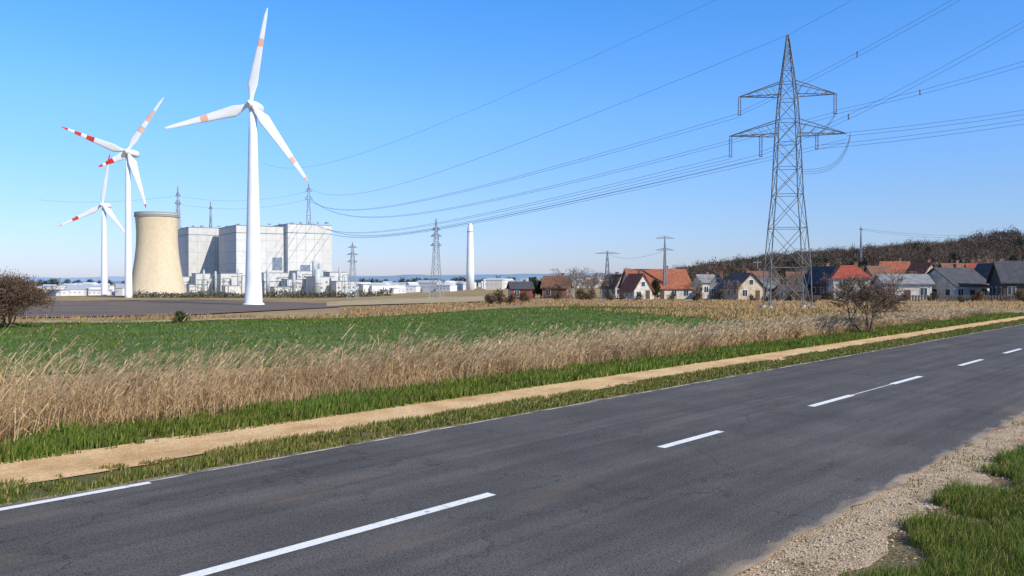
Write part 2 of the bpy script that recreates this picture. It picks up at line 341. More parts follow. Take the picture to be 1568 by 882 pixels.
# pebbles
n=7000; s=rng.normal(-2.68,.26,n); t=1.5+22*rng.uniform(0,1,n)**1.4; x,y=st2xy(s,t); r=rng.uniform(.004,.014,n)*rng.uniform(.6,1.3,n)
O=np.array([[1,0,0],[0,1,0],[-1,0,0],[0,-1,0],[0,0,.8],[0,0,-.5]]); 
V=(np.stack([x,y,terr(x,y)+.03],1)[:,None]+O[None]*r[:,None,None]*rng.uniform(.6,1.4,(n,6,1))).reshape(-1,3)
T=(np.array([[0,1,4],[1,2,4],[2,3,4],[3,0,4],[1,0,5],[2,1,5],[3,2,5],[0,3,5]])[None]+(np.arange(n)*6)[:,None,None]).reshape(-1,3)
arrobj('gravel_stones',V,T,np.repeat(np.array([.52,.40,.28])*rng.uniform(.45,1.25,(n,1)),6,0),M['attr'])
# ------------------------------------------------ trees
def grow(mb,p,d,l,r,lev,spread,nb,minr,tips,up=.12):
    segs=2
    for i in range(segs):
        d2=(d+Vector((random.gauss(0,.13),random.gauss(0,.13),random.gauss(0,.08)+up*.5))).normalized()
        q=p+d2*(l/segs); r2=max(r*.84,minr); mb.tube(p,q,r,r2,5 if lev>2 else 3,0,False); p,d,r=q,d2,r2
        if lev>0 and i==0 and random.random()<.8:
            side=(d+Vector((random.gauss(0,1),random.gauss(0,1),random.gauss(0,.5)))*spread).normalized()
            grow(mb,p,side,l*.62,max(r*.55,minr),lev-1,spread,nb,minr,tips,up)
    if lev<=0: tips.append(p); return
    for _ in range(nb):
        side=(d+Vector((random.gauss(0,1),random.gauss(0,1),random.gauss(0,.55)))*spread).normalized()
        grow(mb,p,side,l*random.uniform(.6,.85),max(r*.66,minr),lev-1,spread,nb,minr,tips,up)
def bare(name,h,lev,nb=3,stems=1,minr=.004,spread=.55,r0=None,mat='bark',leaves=0,lcol=(.16,.09,.05),ls=.05):
    mb=MB(); tips=[]
    for k in range(stems):
        a=random.uniform(0,6.28); lean=.0 if stems==1 else random.uniform(.15,.75)
        grow(mb,Vector((math.cos(a)*.08*lean*h,math.sin(a)*.08*lean*h,-.1)),Vector((math.cos(a)*lean,math.sin(a)*lean,1)).normalized(),h*.34,r0 or h*.022,lev,spread,nb,minr,tips)
    zs=max(v[2] for v in mb.v); f=h/zs; mb.v=[(a*f,b*f,c*f) for a,b,c in mb.v]
    o=mb.obj(name,[M[mat]])
    if leaves:
        tp=np.array([list(q) for q in tips])*f; idx=rng.integers(0,len(tp),leaves); Pp=tp[idx]+rng.normal(0,ls*2.2,(leaves,3)); n=leaves
        D=rng.normal(0,ls,(n,3)); V,T,C=ribbons(Pp,Pp+D*.5,Pp+D,np.full(n,ls*.5),np.full(n,ls*.6),rng.uniform(0,3.14,n),np.array(lcol)*rng.uniform(.5,1.5,(n,1)))
        arrobj('foliage',V,T,C,M['leaf'],o)
    return o
def leafy(name,h,wd,n,ls,col,trunk=.25,cl=14):
    mb=MB(); mb.tube((0,0,-.2),(0,0,h*.5),h*.035,h*.015,6)
    for k in range(6):
        a=k*1.05; mb.tube((0,0,h*(.25+.05*k)),(math.cos(a)*wd*.3,math.sin(a)*wd*.3,h*(.45+.07*k)),h*.012,h*.004,4)
    o=mb.obj(name,[M['bark']])
    cs=[];rs=[]
    for k in range(cl):
        a=random.uniform(0,6.28); z=random.uniform(trunk,.92); rad=wd*.5*math.sin(math.pi*min(max((z-trunk)/(1-trunk)*.8+.2,0),1))*random.uniform(.3,.85)
        cs.append((math.cos(a)*rad,math.sin(a)*rad,z*h)); rs.append(wd*random.uniform(.13,.24))
    cs=np.array(cs); rs=np.array(rs); i=rng.integers(0,cl,n); v=rng.normal(0,1,(n,3)); v/=np.linalg.norm(v,axis=1)[:,None]
    Pp=cs[i]+v*(rs[i]*rng.uniform(.5,1.1,n))[:,None]; D=rng.normal(0,ls,(n,3)); tone=rng.uniform(.6,1.35,cl)[i]
    V,T,C=ribbons(Pp,Pp+D*.5,Pp+D,np.full(n,ls*.7),np.full(n,ls*.9),rng.uniform(0,3.14,n),np.array(col)*(tone*rng.uniform(.7,1.3,n))[:,None])
    arrobj('foliage',V,T,C,M['leaf'],o); return o
def put(o,u,d,rz=0,sc=1):
    g=G(u,d); o.location=g; o.rotation_euler[2]=rz; o.scale=(sc,sc,sc); return o
put(bare('bare_tree',2.75,5,3,4,.0075,.62,.045,leaves=1500,lcol=(.12,.08,.05),ls=.03),1330,33)
put(bare('brown_bush',2.7,4,3,10,.010,.6,.03,leaves=16000,lcol=(.16,.095,.06),ls=.05),12,37)
put(bare('brown_bush',2.3,4,3,7,.010,.6,.03,leaves=9000,lcol=(.16,.095,.06),ls=.05),-40,36)
put(leafy('green_shrub',.55,1.3,1500,.06,(.09,.11,.03),.1,10),273,43)
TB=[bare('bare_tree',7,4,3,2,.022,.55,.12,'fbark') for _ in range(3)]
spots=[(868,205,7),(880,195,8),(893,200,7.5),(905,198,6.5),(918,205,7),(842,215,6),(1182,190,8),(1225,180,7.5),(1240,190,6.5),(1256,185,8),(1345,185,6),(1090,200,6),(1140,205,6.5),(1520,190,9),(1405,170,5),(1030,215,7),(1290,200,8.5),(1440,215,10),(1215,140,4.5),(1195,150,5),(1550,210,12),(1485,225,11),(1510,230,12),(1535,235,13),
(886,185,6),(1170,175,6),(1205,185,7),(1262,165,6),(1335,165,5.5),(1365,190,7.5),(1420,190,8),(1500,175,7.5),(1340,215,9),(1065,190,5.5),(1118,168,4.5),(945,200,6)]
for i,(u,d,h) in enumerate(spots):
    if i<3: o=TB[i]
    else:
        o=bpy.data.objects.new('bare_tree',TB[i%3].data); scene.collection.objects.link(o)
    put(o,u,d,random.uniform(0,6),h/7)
TL=[leafy('evergreen_tree',6,4.5,1500,.35,(.05,.07,.027),.15,16) for _ in range(2)]
def inst(src,name,u,d,s):
    o=bpy.data.objects.new(name,src.data); scene.collection.objects.link(o)
    for c in src.children:
        k=bpy.data.objects.new('foliage',c.data); scene.collection.objects.link(k); k.parent=o
    put(o,u,d,random.uniform(0,6),s); return o
put(TL[0],818,205,0,.9); put(TL[1],828,208,1,.75)
for u,d,s in((1003,186,.75),(1112,195,.8),(1455,200,1.0),(1200,200,.8),(938,215,.8),(860,215,.7),(1380,200,.9),(1545,165,.75),(1068,205,.8)): inst(TL[random.randint(0,1)],'evergreen_tree',u,d,s)
TS=leafy('shrub',2,3.4,1300,.16,(.14,.095,.05),.05,14); put(TS,762,105,0,.8)
for u,d,s in((748,110,.6),(785,100,.6),(800,125,.7),(930,150,.7),(980,150,.6),(1070,140,.7),(1180,120,.6),(1240,110,.5),(1100,170,.8),(1270,150,.7),(1340,150,.8),(1430,140,.7),(1500,130,.8),(1560,130,.8),(855,160,.7),(890,170,1),(905,168,.9),(1470,120,.4),(1150,130,.5),(1310,142,.6),(1385,138,.6),(1030,165,.7),(950,170,.6),(1215,150,.8)): inst(TS,'shrub',u,d,s)
fo=empty('distant_forest')
fb=bare('forest_tree',10,3,3,2,.05,.6,.2,'fbark',leaves=1100,lcol=(.12,.085,.065),ls=.32)  # brown greyed down so the leaf colour carries painted haze
fl=leafy('forest_tree_green',9,7,900,.55,(.075,.09,.06),.1,14)  # green greyed to paint haze into the far crowns
for s_ in (fb,fl): s_.parent=fo; put(s_,1400,430)
def finst(src,x,y,s,par):
    z=float(terr(x,y)); o=bpy.data.objects.new('tree',src.data); scene.collection.objects.link(o); o.parent=par; o.location=(x,y,z-.3); o.rotation_euler=(0,0,random.uniform(0,6)); o.scale=(s,s,s)
    for c in src.children:
        k=bpy.data.objects.new('foliage',c.data); scene.collection.objects.link(k); k.parent=o
for i in range(760):
    if i<520: u=random.uniform(1030,1800); d=random.uniform(300,520)
    else: u=random.uniform(1010,1420); d=random.uniform(400,560)
    s=random.uniform(.7,1.1)*float(np.interp(u,[1010,1150,1300,1440,1568,1800],[.95,1.3,1.2,1.2,1.55,1.5]))
    finst(fb if random.random()<.6 else fl,(u-CX)/F*d,d,s,fo)
tl=empty('distant_tree_line')
ft=leafy('line_tree',12,12,500,1.3,(.13,.175,.17),.02,12); ft.parent=tl; put(ft,700,1300)  # blue-grey foliage colour stands in for haze along the tree line
for i in range(300):
    u=random.choice([random.uniform(520,1100),random.uniform(520,1100),random.uniform(-100,520)]); d=random.uniform(950,1500)
    finst(ft,(u-CX)/F*d,d,random.uniform(.5,1.1),tl)
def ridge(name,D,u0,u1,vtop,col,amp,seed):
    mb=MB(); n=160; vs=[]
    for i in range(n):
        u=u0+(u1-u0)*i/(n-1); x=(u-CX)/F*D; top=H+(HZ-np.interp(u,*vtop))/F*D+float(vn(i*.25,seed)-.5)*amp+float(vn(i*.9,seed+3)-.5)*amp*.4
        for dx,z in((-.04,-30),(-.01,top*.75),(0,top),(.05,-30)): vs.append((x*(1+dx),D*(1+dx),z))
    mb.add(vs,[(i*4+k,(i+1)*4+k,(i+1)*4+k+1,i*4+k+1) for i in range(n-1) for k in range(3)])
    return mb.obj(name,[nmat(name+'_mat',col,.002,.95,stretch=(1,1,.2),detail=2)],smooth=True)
ridge('distant_hills',5200,-600,2200,([-600,0,200,600,800,1100,1500],[421,425,424,422,420,416,412]),[(.27,.38,.54),(.30,.41,.57)],7,2)  # blue base colours paint aerial haze onto the ridges
ridge('distant_hills',3000,-500,1300,([-500,0,200,560,640,760,900,1100],[432,432,431,423,421,421,419,413]),[(.18,.27,.38),(.21,.30,.40)],6,9)  # nearer ridge, same painted haze in a deeper blue
# ------------------------------------------------ lattice pylons
def pylon(name,u,d,prof,arms,yaw,mr,mat,panels=12,hang=None):
    g=G(u,d); e=empty(name,g,yaw); mb=MB(); zt=prof[-1][1]
    hw=lambda z: float(np.interp(z,[p[1] for p in prof],[p[0] for p in prof]))
    zs=[0];
    while zs[-1]<zt-.02*zt: zs.append(min(zt,zs[-1]+max(zt/panels*.35,hw(zs[-1])*2.1 if panels>8 else zt/panels)))
    zs[-1]=zt
    cor=lambda z:[Vector((a*hw(z),b*hw(z),z)) for a,b in((-1,-1),(1,-1),(1,1),(-1,1))]
    for z0,z1 in zip(zs[:-1],zs[1:]):
        A_,B=cor(z0),cor(z1)
        for i in range(4):
            j=(i+1)%4; mb.tube(A_[i],B[i],mr*1.6,mr*1.6,4); mb.tube(A_[i],B[j],mr*.8,mr*.8,4); mb.tube(A_[j],B[i],mr*.8,mr*.8,4); mb.tube(B[i],B[j],mr*.8,mr*.8,4)
    for z,L_,rise in arms:
        for sg in(-1,1):
            tip=Vector((sg*L_,0,z)); w0=hw(z); w1=hw(z+rise)
            bs=[Vector((sg*w0,-w0,z)),Vector((sg*w0,w0,z))]; tp=[Vector((sg*w1,-w1,z+rise)),Vector((sg*w1,w1,z+rise))]
            for q in bs+tp: mb.tube(q,tip,mr*1.3,mr*1.2,4)
            nb=5
            for k in range(nb):
                f0=k/nb;f1=(k+1)/nb
                for s_ in(0,1):
                    mb.tube(bs[s_].lerp(tip,f0),tp[s_].lerp(tip,f1),mr*.7,mr*.7,4)
                mb.tube(bs[0].lerp(tip,f0),bs[1].lerp(tip,f1),mr*.7,mr*.7,4)
    mb.obj('lattice_tower',[mat],e)
    if hang:
        mi=MB()
        for x,z,l in hang:
            for dx in(-.09,.09):
                mi.tube((x+dx,0,z),(x+dx,0,z-l),.018,.018,5)
                k=int(l/.14)
                for q in range(k): mi.tube((x+dx,0,z-.1-q*.14),(x+dx,0,z-.16-q*.14),.03,.07,8)
            mi.tube((x-.15,0,z-l),(x+.15,0,z-l),.03,.03,5)
        mi.obj('insulators',[M['insul']],e)
    mf=MB()
    w0=prof[0][0]
    for a,b_ in((-1,-1),(1,-1),(1,1),(-1,1)): mf.rev((a*w0,b_*w0,-.5),[(mr*8,0),(mr*8,.7),(mr*6,.8)],10)
    mf.obj('footings',[M['concrete']],e)
    return e
M['concrete']=nmat('concrete',[(.30,.28,.25),(.42,.39,.35)],.6,.9,.2,6)
YAW=math.radians(-8)
pylon('electricity_pylon',1205,65,[(1.62,0),(1.5,4.3),(1.05,9.2),(.85,14.2),(.66,17.4),(.5,18.6),(.06,22.3)],[(17.4,3.85,1.1),(14.2,4.6,1.15)],YAW,.030,M['steel'],14,
      hang=[(-3.8,17.4,1.5),(3.7,17.4,1.6),(-4.5,14.2,1.7),(-2.1,14.2,1.7),(2.3,14.2,1.2)])
def dp(u,d,vt,armv,aw,w,name='electricity_pylon',mrf=.00026):
    g=G(u,d); sc=d/F; zt=H+(HZ-vt)*sc-g.z; arms=[(H+(HZ-a)*sc-g.z,l*sc,.035*zt) for a,l in zip(armv,aw)]
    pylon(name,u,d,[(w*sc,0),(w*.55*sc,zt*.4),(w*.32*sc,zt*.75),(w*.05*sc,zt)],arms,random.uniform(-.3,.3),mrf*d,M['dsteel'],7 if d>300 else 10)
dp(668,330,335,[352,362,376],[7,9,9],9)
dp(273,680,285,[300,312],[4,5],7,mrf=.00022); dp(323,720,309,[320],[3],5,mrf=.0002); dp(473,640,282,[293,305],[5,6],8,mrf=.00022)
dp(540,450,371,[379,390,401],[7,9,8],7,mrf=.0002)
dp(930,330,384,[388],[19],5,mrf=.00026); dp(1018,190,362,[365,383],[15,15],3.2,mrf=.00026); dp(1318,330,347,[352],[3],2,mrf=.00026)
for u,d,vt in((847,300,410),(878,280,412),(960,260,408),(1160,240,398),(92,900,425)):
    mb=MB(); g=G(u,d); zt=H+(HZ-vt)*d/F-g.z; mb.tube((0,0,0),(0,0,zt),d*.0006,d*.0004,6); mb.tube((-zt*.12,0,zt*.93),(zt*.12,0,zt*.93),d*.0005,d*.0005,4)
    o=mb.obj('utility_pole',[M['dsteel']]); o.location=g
# ------------------------------------------------ power lines
cu=bpy.data.curves.new('power_lines','CURVE'); cu.dimensions='3D'; cu.bevel_depth=1; cu.bevel_resolution=0; cu.materials.append(M['wire'])
def wire(p0,p1,sag,n=48,rf=.0002,off=(0,0,0)):
    sp=cu.splines.new('POLY'); sp.points.add(n)
    y0=p0.y;y1=p1.y
    for i in range(n+1):
        f=(i/n)**1.6 if y1>y0 else i/n
        p=p0.lerp(p1,f)+Vector(off); p.z-=4*sag*f*(1-f); sp.points[i].co=(*p,1); sp.points[i].radius=max(.008,min(abs(p.y)*rf,.012+abs(p.y)*rf*.55))
def ext(p0,p1,k): return p0+(p1-p0)*k
def A(lx,z):
    g=G(1205,65); return Vector((g.x+lx*math.cos(YAW),g.y+lx*math.sin(YAW),g.z+z))
wire(A(0,22.3),P(473,288,640),9)
for lx,z,u,v,d,sg in((-3.8,15.9,473,306,640,8),(3.7,15.8,478,306,640,11),(-4.5,12.5,478,341,612,7),(-2.1,12.5,500,350,612,6),(4.6,13.6,506,358,612,5)):
    for q in(0,.3): wire(A(lx,z),P(u,v,d),sg,off=(0,0,q-.15))
def R(p0,u,v,d,sag,k=2.2,two=True,sp_at=None):
    e=ext(p0,P(u,v,d),k); wire(p0,e,sag,40)
    if two: wire(p0,e,sag,40,off=(0,0,.28))
    if sp_at:
        f=sp_at; q=p0.lerp(e,f); q.z-=4*sag*f*(1-f); spc.tube(q+Vector((0,0,-.05)),q+Vector((0,0,.33)),.05,.05,6)
spc=MB()
R(A(0,22.3),1310,-2,52,.0,2,False)
R(A(-3.8,15.9),1450,-4,46,.6,1.8,True,.36); R(A(-2.1,12.6),1568,6,40,1.2,1.6,True,.28)
R(A(3.7,15.8),1568,86,48,.6,2,True,.26); R(A(4.6,14.0),1568,166,50,.4,2); R(A(2.3,13.0),1568,178,50,.5,2)
wire(P(1110,-6,70),P(400,248,560),9,rf=.00015); wire(P(1110,-6,70),P(1300,-120,50),0,rf=.00015)
wire(P(273,300,680),P(60,306,900),4,rf=.00015); wire(P(473,293,640),P(273,300,680),6,rf=.00015); wire(P(473,305,640),P(273,312,680),6,rf=.00015)
wire(P(930,388,330),P(1018,383,190),2,rf=.00015); wire(P(1318,352,330),P(1600,362,300),2,rf=.00015); wire(P(1318,350,330),P(1600,356,300),2,rf=.00015)
for dz in(0,.18,-.18):
    a=A(4.9,14.1); b=A(1.2,11.2); sp=cu.splines.new('POLY'); sp.points.add(14)
    for i in range(15):
        f=i/14; p=a.lerp(b,f); p.z-=1.6*math.sin(math.pi*f)**.8*(1-f*.55)+dz; p.x+=.5*math.sin(math.pi*f)*(1-f); sp.points[i].co=(*p,1); sp.points[i].radius=.015
    b=A(3.75,15.8); sp=cu.splines.new('POLY'); sp.points.add(10)
    for i in range(11):
        f=i/10; p=A(.9,14.4).lerp(b,f); p.z-=1.0*math.sin(math.pi*f)+dz*.6; sp.points[i].co=(*p,1); sp.points[i].radius=.012
o=bpy.data.objects.new('power_lines',cu); scene.collection.objects.link(o); spc.obj('line_spacers',[M['steel']],o)
# ------------------------------------------------ wind turbines
def turbine(u,d,hu,hv,tips,wb,wt,chord,bands,flare=False):
    g=G(u,d); e=empty('wind_turbine',g); s=d/F; hub=P(hu,hv,d)-g; ht=hub.z-1.0*s*4
    mb=MB(); r0=wb*s/2; r1=wt*s/2; prof=[(r0,-1),(r0,ht*.02)]
    if flare: prof=[(r0*1.25,-1),(r0*1.25,.6),(r0*1.02,1.2)]
    for k in range(1,9): prof.append((r0+(r1-r0)*k/8,ht*k/8))
    mb.rev((0,2.2*s*4*.4,0),prof,40); mb.obj('tower',[M['white']],e,True)
    mb=MB(); q=chord*s
    secs=[(-.1,.30),(.1,.42),(.8,.5),(2.2,.52),(2.9,.42),(3.1,.25)]; n=16; vs=[]
    for yy,r in secs:
        for i in range(n):
            t=2*math.pi*i/n; cx_=math.copysign(abs(math.cos(t))**.6,math.cos(t)); sy=math.copysign(abs(math.sin(t))**.6,math.sin(t)); vs.append((hub.x+cx_*r*q,hub.y+yy*q*.8,hub.z+sy*r*q*.85))
    fs=[(k*n+i,k*n+(i+1)%n,(k+1)*n+(i+1)%n,(k+1)*n+i) for k in range(len(secs)-1) for i in range(n)]+[tuple(range(n-1,-1,-1)),tuple(range((len(secs)-1)*n,len(secs)*n))]
    mb.add(vs,fs); mb.obj('nacelle',[M['white']],e,True)
    mb=MB(); n=16; vs=[]
    pr=[(0.02,-.75),(.2,-.65),(.34,-.4),(.4,-.1),(.36,.12)]
    for r,yy in pr:
        for i in range(n): t=2*math.pi*i/n; vs.append((hub.x+r*q*math.cos(t),hub.y+yy*q-.1*q,hub.z+r*q*math.sin(t)))
    mb.add(vs,[(k*n+i,k*n+(i+1)%n,(k+1)*n+(i+1)%n,(k+1)*n+i) for k in range(4) for i in range(n)]+[tuple(range(n))]); mb.obj('spinner',[M['white']],e,True)
    for ti,((tu,tv),bd) in enumerate(zip(tips,bands)):
        tip=P(tu,tv,d)-g; ax=tip-hub; Ln=ax.length; ax.normalize(); sd_=ax.cross(Vector((0,1,0))).normalized()
        mb=MB(); K=61; n=12; vs=[]
        for k in range(K):
            f=k/(K-1); ch=np.interp(f,[0,.06,.2,.35,.7,.93,1],[.36,.36,1,.82,.48,.28,.06])*q; th=np.interp(f,[0,.06,.2,.5,1],[.36,.36,.22,.12,.02])*q
            tw=np.interp(f,[0,.2,1],[.35,.22,.03]); bend=-.02*Ln*f*f
            for i in range(n):
                t=2*math.pi*i/n; a=math.cos(t); b_=math.sin(t)
                x_=(a*.5+.18*min(1,f/.12))*ch; y_=b_*.5*th*((.55+.45*a) if f>.06 else 1)
                xr=x_*math.cos(tw)-y_*math.sin(tw); yr=x_*math.sin(tw)+y_*math.cos(tw)
                vs.append(hub+ax*(f*Ln)+sd_*xr+Vector((0,yr+bend-.2*q,0)))
        for k in range(K-1):
            f=(k+.5)/(K-1); m_=0
            for a,b_,mm in bd:
                if a<=f<b_: m_=mm
            mb.f+=[(k*n+i,k*n+(i+1)%n,(k+1)*n+(i+1)%n,(k+1)*n+i) for i in range(n)]; mb.m+=[m_]*n
        mb.v=[tuple(v) for v in vs]; mb.f.append(tuple(range((K-1)*n,K*n))); mb.m.append(0)
        mb.obj('blade_%d'%(ti+1),[M['white'],M['red'],M['orange']],e,True)
turbine(387,300,386,161,[(413,16),(254,198),(474,281)],26,11,17,[[(.60,.68,2)],[(.5,.58,2)],[(.68,.75,2),(.93,1,2)]],True)
turbine(195,480,197,233,[(98,195),(254,151),(226,319),(153,256)],11,7,12,[[(.50,.62,1),(.70,.80,1),(.90,1,1)],[(.35,.45,2),(.55,.75,2)],[(.93,1,1)],[(.5,.75,1),(.85,1,1)]])
turbine(158,560,158,314,[(91,347),(171,236),(196,361)],10,6,8.5,[[(.55,.68,1),(.9,1,2)],[(.85,1,1)],[]])
# ------------------------------------------------ slender white tower
g=G(720,600); e=empty('white_chimney_tower',g); s=600/F; ht=H+(428-341)*s-g.z; mb=MB()
mb.rev((0,0,0),[(6.4*s,-1),(6.0*s,ht*.3),(5.0*s,ht*.7),(4.5*s,ht*.86),(4.0*s,ht*.93),(3.2*s,ht*.965),(2.0*s,ht*.99),(.4*s,ht)],28)
mb.obj('shaft',[M['white']],e,True); mb=MB(); mb.rev((0,0,ht*.86),[(4.9*s,0),(4.9*s,.5)],24); mb.tube((0,0,ht),(0,0,ht+3),.15,.1,6); mb.obj('gallery_and_mast',[M['concrete']],e)
# ------------------------------------------------ cooling tower
M['ctower']=nmat('cooling_tower_concrete',[(.56,.45,.30),(.66,.55,.385),(.61,.50,.345)],.05,.9,.15,.5,stretch=(1,1,.12),detail=7,fine=(.5,.06))
M['dark']=nmat('painted_gap_shade',[(.05,.05,.05),(.08,.075,.07)],.3,.9)  # near-black colour painted as the shade under the shell
d=500; s=d/F; g=G(241,d); e=empty('cooling_tower',g); ht=H+(428-330)*s-g.z; mb=MB()
pz=[0.045,.15,.3,.45,.6,.7,.8,.9,1]; pr=[40.5,38,34.8,32,30,29.4,29.3,30,31.2]
zz=np.linspace(.045,1,30); rz_=np.interp(zz,pz,pr)
prof=[(r*s,z*ht) for r,z in zip(rz_,zz)]; prof+=[(31.8*s,ht*1.0),(31.8*s,ht*1.012),(30.4*s,ht*1.012)]+[(r*s-.5,z*ht) for r,z in zip(rz_[::-1],zz[::-1])]
mb.rev((0,0,0),prof,72,cap=False); mb.obj('shell',[M['ctower']],e,True)
mb=MB(); mb.rev((0,0,ht*1.0121),[(30.3*s,0),(31.9*s,0),(31.9*s,.9),(31.7*s,.9),(31.7*s,.05)],72,cap=False); mb.rev((0,0,ht*.975),[(31.1*s,0),(32.2*s,.1),(32.2*s,1.0),(31.1*s,1.1)],72,cap=False); mb.obj('rim_gallery',[M['dsteel']],e)
mb=MB()
for i in range(48):
    a0=2*math.pi*i/48
    for sgn in(-1,1):
        a1=a0+sgn*2*math.pi/96; mb.tube((41.5*s*math.cos(a0),41.5*s*math.sin(a0),-.5),(40.3*s*math.cos(a1),40.3*s*math.sin(a1),ht*.05),.35,.3,5)
mb.obj('columns',[M['concrete']],e); mb=MB(); mb.rev((0,0,-.5),[(36*s,0),(36*s,ht*.05)],48); mb.obj('gap_shade_drum',[M['dark']],e)  # dark drum behind the columns stands in for the shaded gap
# ------------------------------------------------ power station
e=empty('power_station'); psi=math.radians(35); ca,sa=math.cos(psi),math.sin(psi)
M['clad']=nmat('white_cladding',[(.55,.54,.51),(.64,.63,.59)],.03,.7,stretch=(1,1,.3),fine=(.3,.07))
M['seam']=nmat('cladding_seams',[(.40,.41,.42),(.46,.47,.48)],.1,.7)
M['band']=nmat('hazed_grey_trim',[(.18,.21,.26),(.26,.29,.33)],.1,.7)  # dark trim lifted towards blue-grey, haze painted into it
M['glass']=nmat('window_glass',[(.02,.03,.04),(.06,.08,.10)],.5,.15,spec=.6)
M['pglass']=nmat('hazed_plant_windows',[(.14,.18,.24),(.22,.26,.31)],.5,.3,spec=.6)  # panes paler than the house glass: haze put into their colour
cl,bn,gl,se=MB(),MB(),MB(),MB()
def block(uc,d,ue,dep,vt,seam=True,bandv=None,win=False,louv=None):
    xc=(uc-CX)/F*d; ur=(ue-CX)/F; W=(ur*d-xc)/(ca-ur*sa); g=float(terr(xc,d))-1; zt=H+(HZ-vt)*d/F
    c=Vector((xc,d,0))+Vector((ca,sa,0))*W/2+Vector((-sa,ca,0))*dep/2; h=zt-g
    cl.box((c.x,c.y,g+h/2),(W,dep,h),psi)
    bn.box((c.x,c.y,zt+.2),(W+.5,dep+.5,.4),psi)
    fr=Vector((xc,d,0)); a=Vector((ca,sa,0)); b=Vector((-sa,ca,0))
    if bandv:
        z=H+(HZ-bandv)*d/F; bn.box((c.x,c.y,z),(W+.3,dep+.3,.5),psi)
    if seam:
        for i in range(1,5):
            p=fr+a*(W*i/5); se.box((p.x-b.x*.04,p.y-b.y*.04,g+h/2),(.28,.1,h-1.2),psi)
        for f in (.3,.47,.64,.8): se.box((c.x,c.y,g+h*f),(W+.12,dep+.12,.25),psi)
    for (f0,f1,h0,h1) in (louv or []):
        p=fr+a*(W*(f0+f1)/2)-b*.1; gl.box((p.x,p.y,g+h*(h0+h1)/2),(W*(f1-f0),.3,h*(h1-h0)),psi)
    if win:
        k=max(2,int(W/3.2)); rws=max(1,int((h-2)/4))
        for r in range(rws):
            for i in range(k):
                if random.random()<.35: continue
                p=fr+a*(W*(i+.5)/k)-b*.02; gl.box((p.x,p.y,g+3+r*3.8),(1.5,.12,1.3),psi)
    return W,zt
block(289,605,357,44,348,bandv=359); block(272,640,292,30,349,bandv=360,seam=False)
block(362,572,438,46,345,bandv=356,louv=[(.72,.92,.38,.56)]); block(441,588,508,34,343,bandv=356,louv=[(.28,.5,.30,.44)])
block(432,600,445,20,346,seam=False)
for q in((276,560,300,14,424),(300,555,322,12,419),(322,560,345,14,426),(338,548,372,16,419),(398,548,432,14,431),(404,560,450,16,418),(440,545,470,12,428),(455,560,500,16,415),(480,540,512,14,424),(505,548,532,12,417),(515,535,545,9,431),(290,540,318,9,436),(345,535,368,9,438),(420,530,455,9,440),(556,560,590,9,436)):
    block(q[0],q[1],q[2],q[3],q[4],False,win=True)
cl.obj('walls',[M['clad']],e); bn.obj('roof_trim',[M['band']],e); gl.obj('windows',[M['pglass']],e); se.obj('panel_seams',[M['seam']],e)
mb=MB()
M['tank']=nmat('tank_grey',[(.42,.44,.46),(.52,.54,.56)],.2,.6)
for u,d,vt,r in((482,545,399,1.8),(490,545,403,1.5),(486,535,412,2.2),(410,545,414,1.2),(312,545,413,.7),(330,545,415,.8),(520,540,409,.7),(365,545,411,.7),(450,538,418,1.2)):
    g=G(u,d); zt=H+(HZ-vt)*d/F; mb.rev((g.x,g.y,g.z),[(r,0),(r,zt-g.z-1),(r*.7,zt-g.z-.4),(r*.6,zt-g.z)],14)
mb.obj('tanks_and_flues',[M['tank']],e,True)
mb=MB()
for k in range(70):
    u=random.uniform(276,530); d=random.uniform(525,560); g=G(u,d); zt=random.uniform(3,15); x2=g.x+random.uniform(-8,8)
    mb.tube((g.x,g.y,g.z),(g.x,g.y,g.z+zt),.2,.2,4); mb.tube((g.x,g.y,g.z+zt),(x2,g.y,g.z+zt),.2,.2,4)
mb.obj('pipework',[M['band']],e)
mb=MB()
for (u0,u1,d,v) in ((357,437,600,344),(441,507,605,342),(290,355,620,347)):
    for k in range(5):
        u=u0+(u1-u0)*(k+.5)/5; p=P(u,v,d+10); mb.box((p.x,p.y,p.z+.3),(random.uniform(1,3),2,random.uniform(.4,1.2)),psi)
mb.obj('roof_plant',[M['band']],e)
n=5000; u=rng.uniform(205,600,n); dd=rng.uniform(470,500,n); x=(u-CX)/F*dd; hgt=1.6+3*vn(u*.06,dd*0,5); z=terr(x,dd)+rng.uniform(0,1,n)*hgt
Pp=np.stack([x,dd,z],1); D=rng.normal(0,.8,(n,3)); V,T,C=ribbons(Pp,Pp+D*.5,Pp+D,np.full(n,.7),np.full(n,.8),rng.uniform(0,3.14,n),np.array([.12,.12,.08])*rng.uniform(.6,1.4,(n,1)))
arrobj('hedge',V,T,C,M['leaf'])
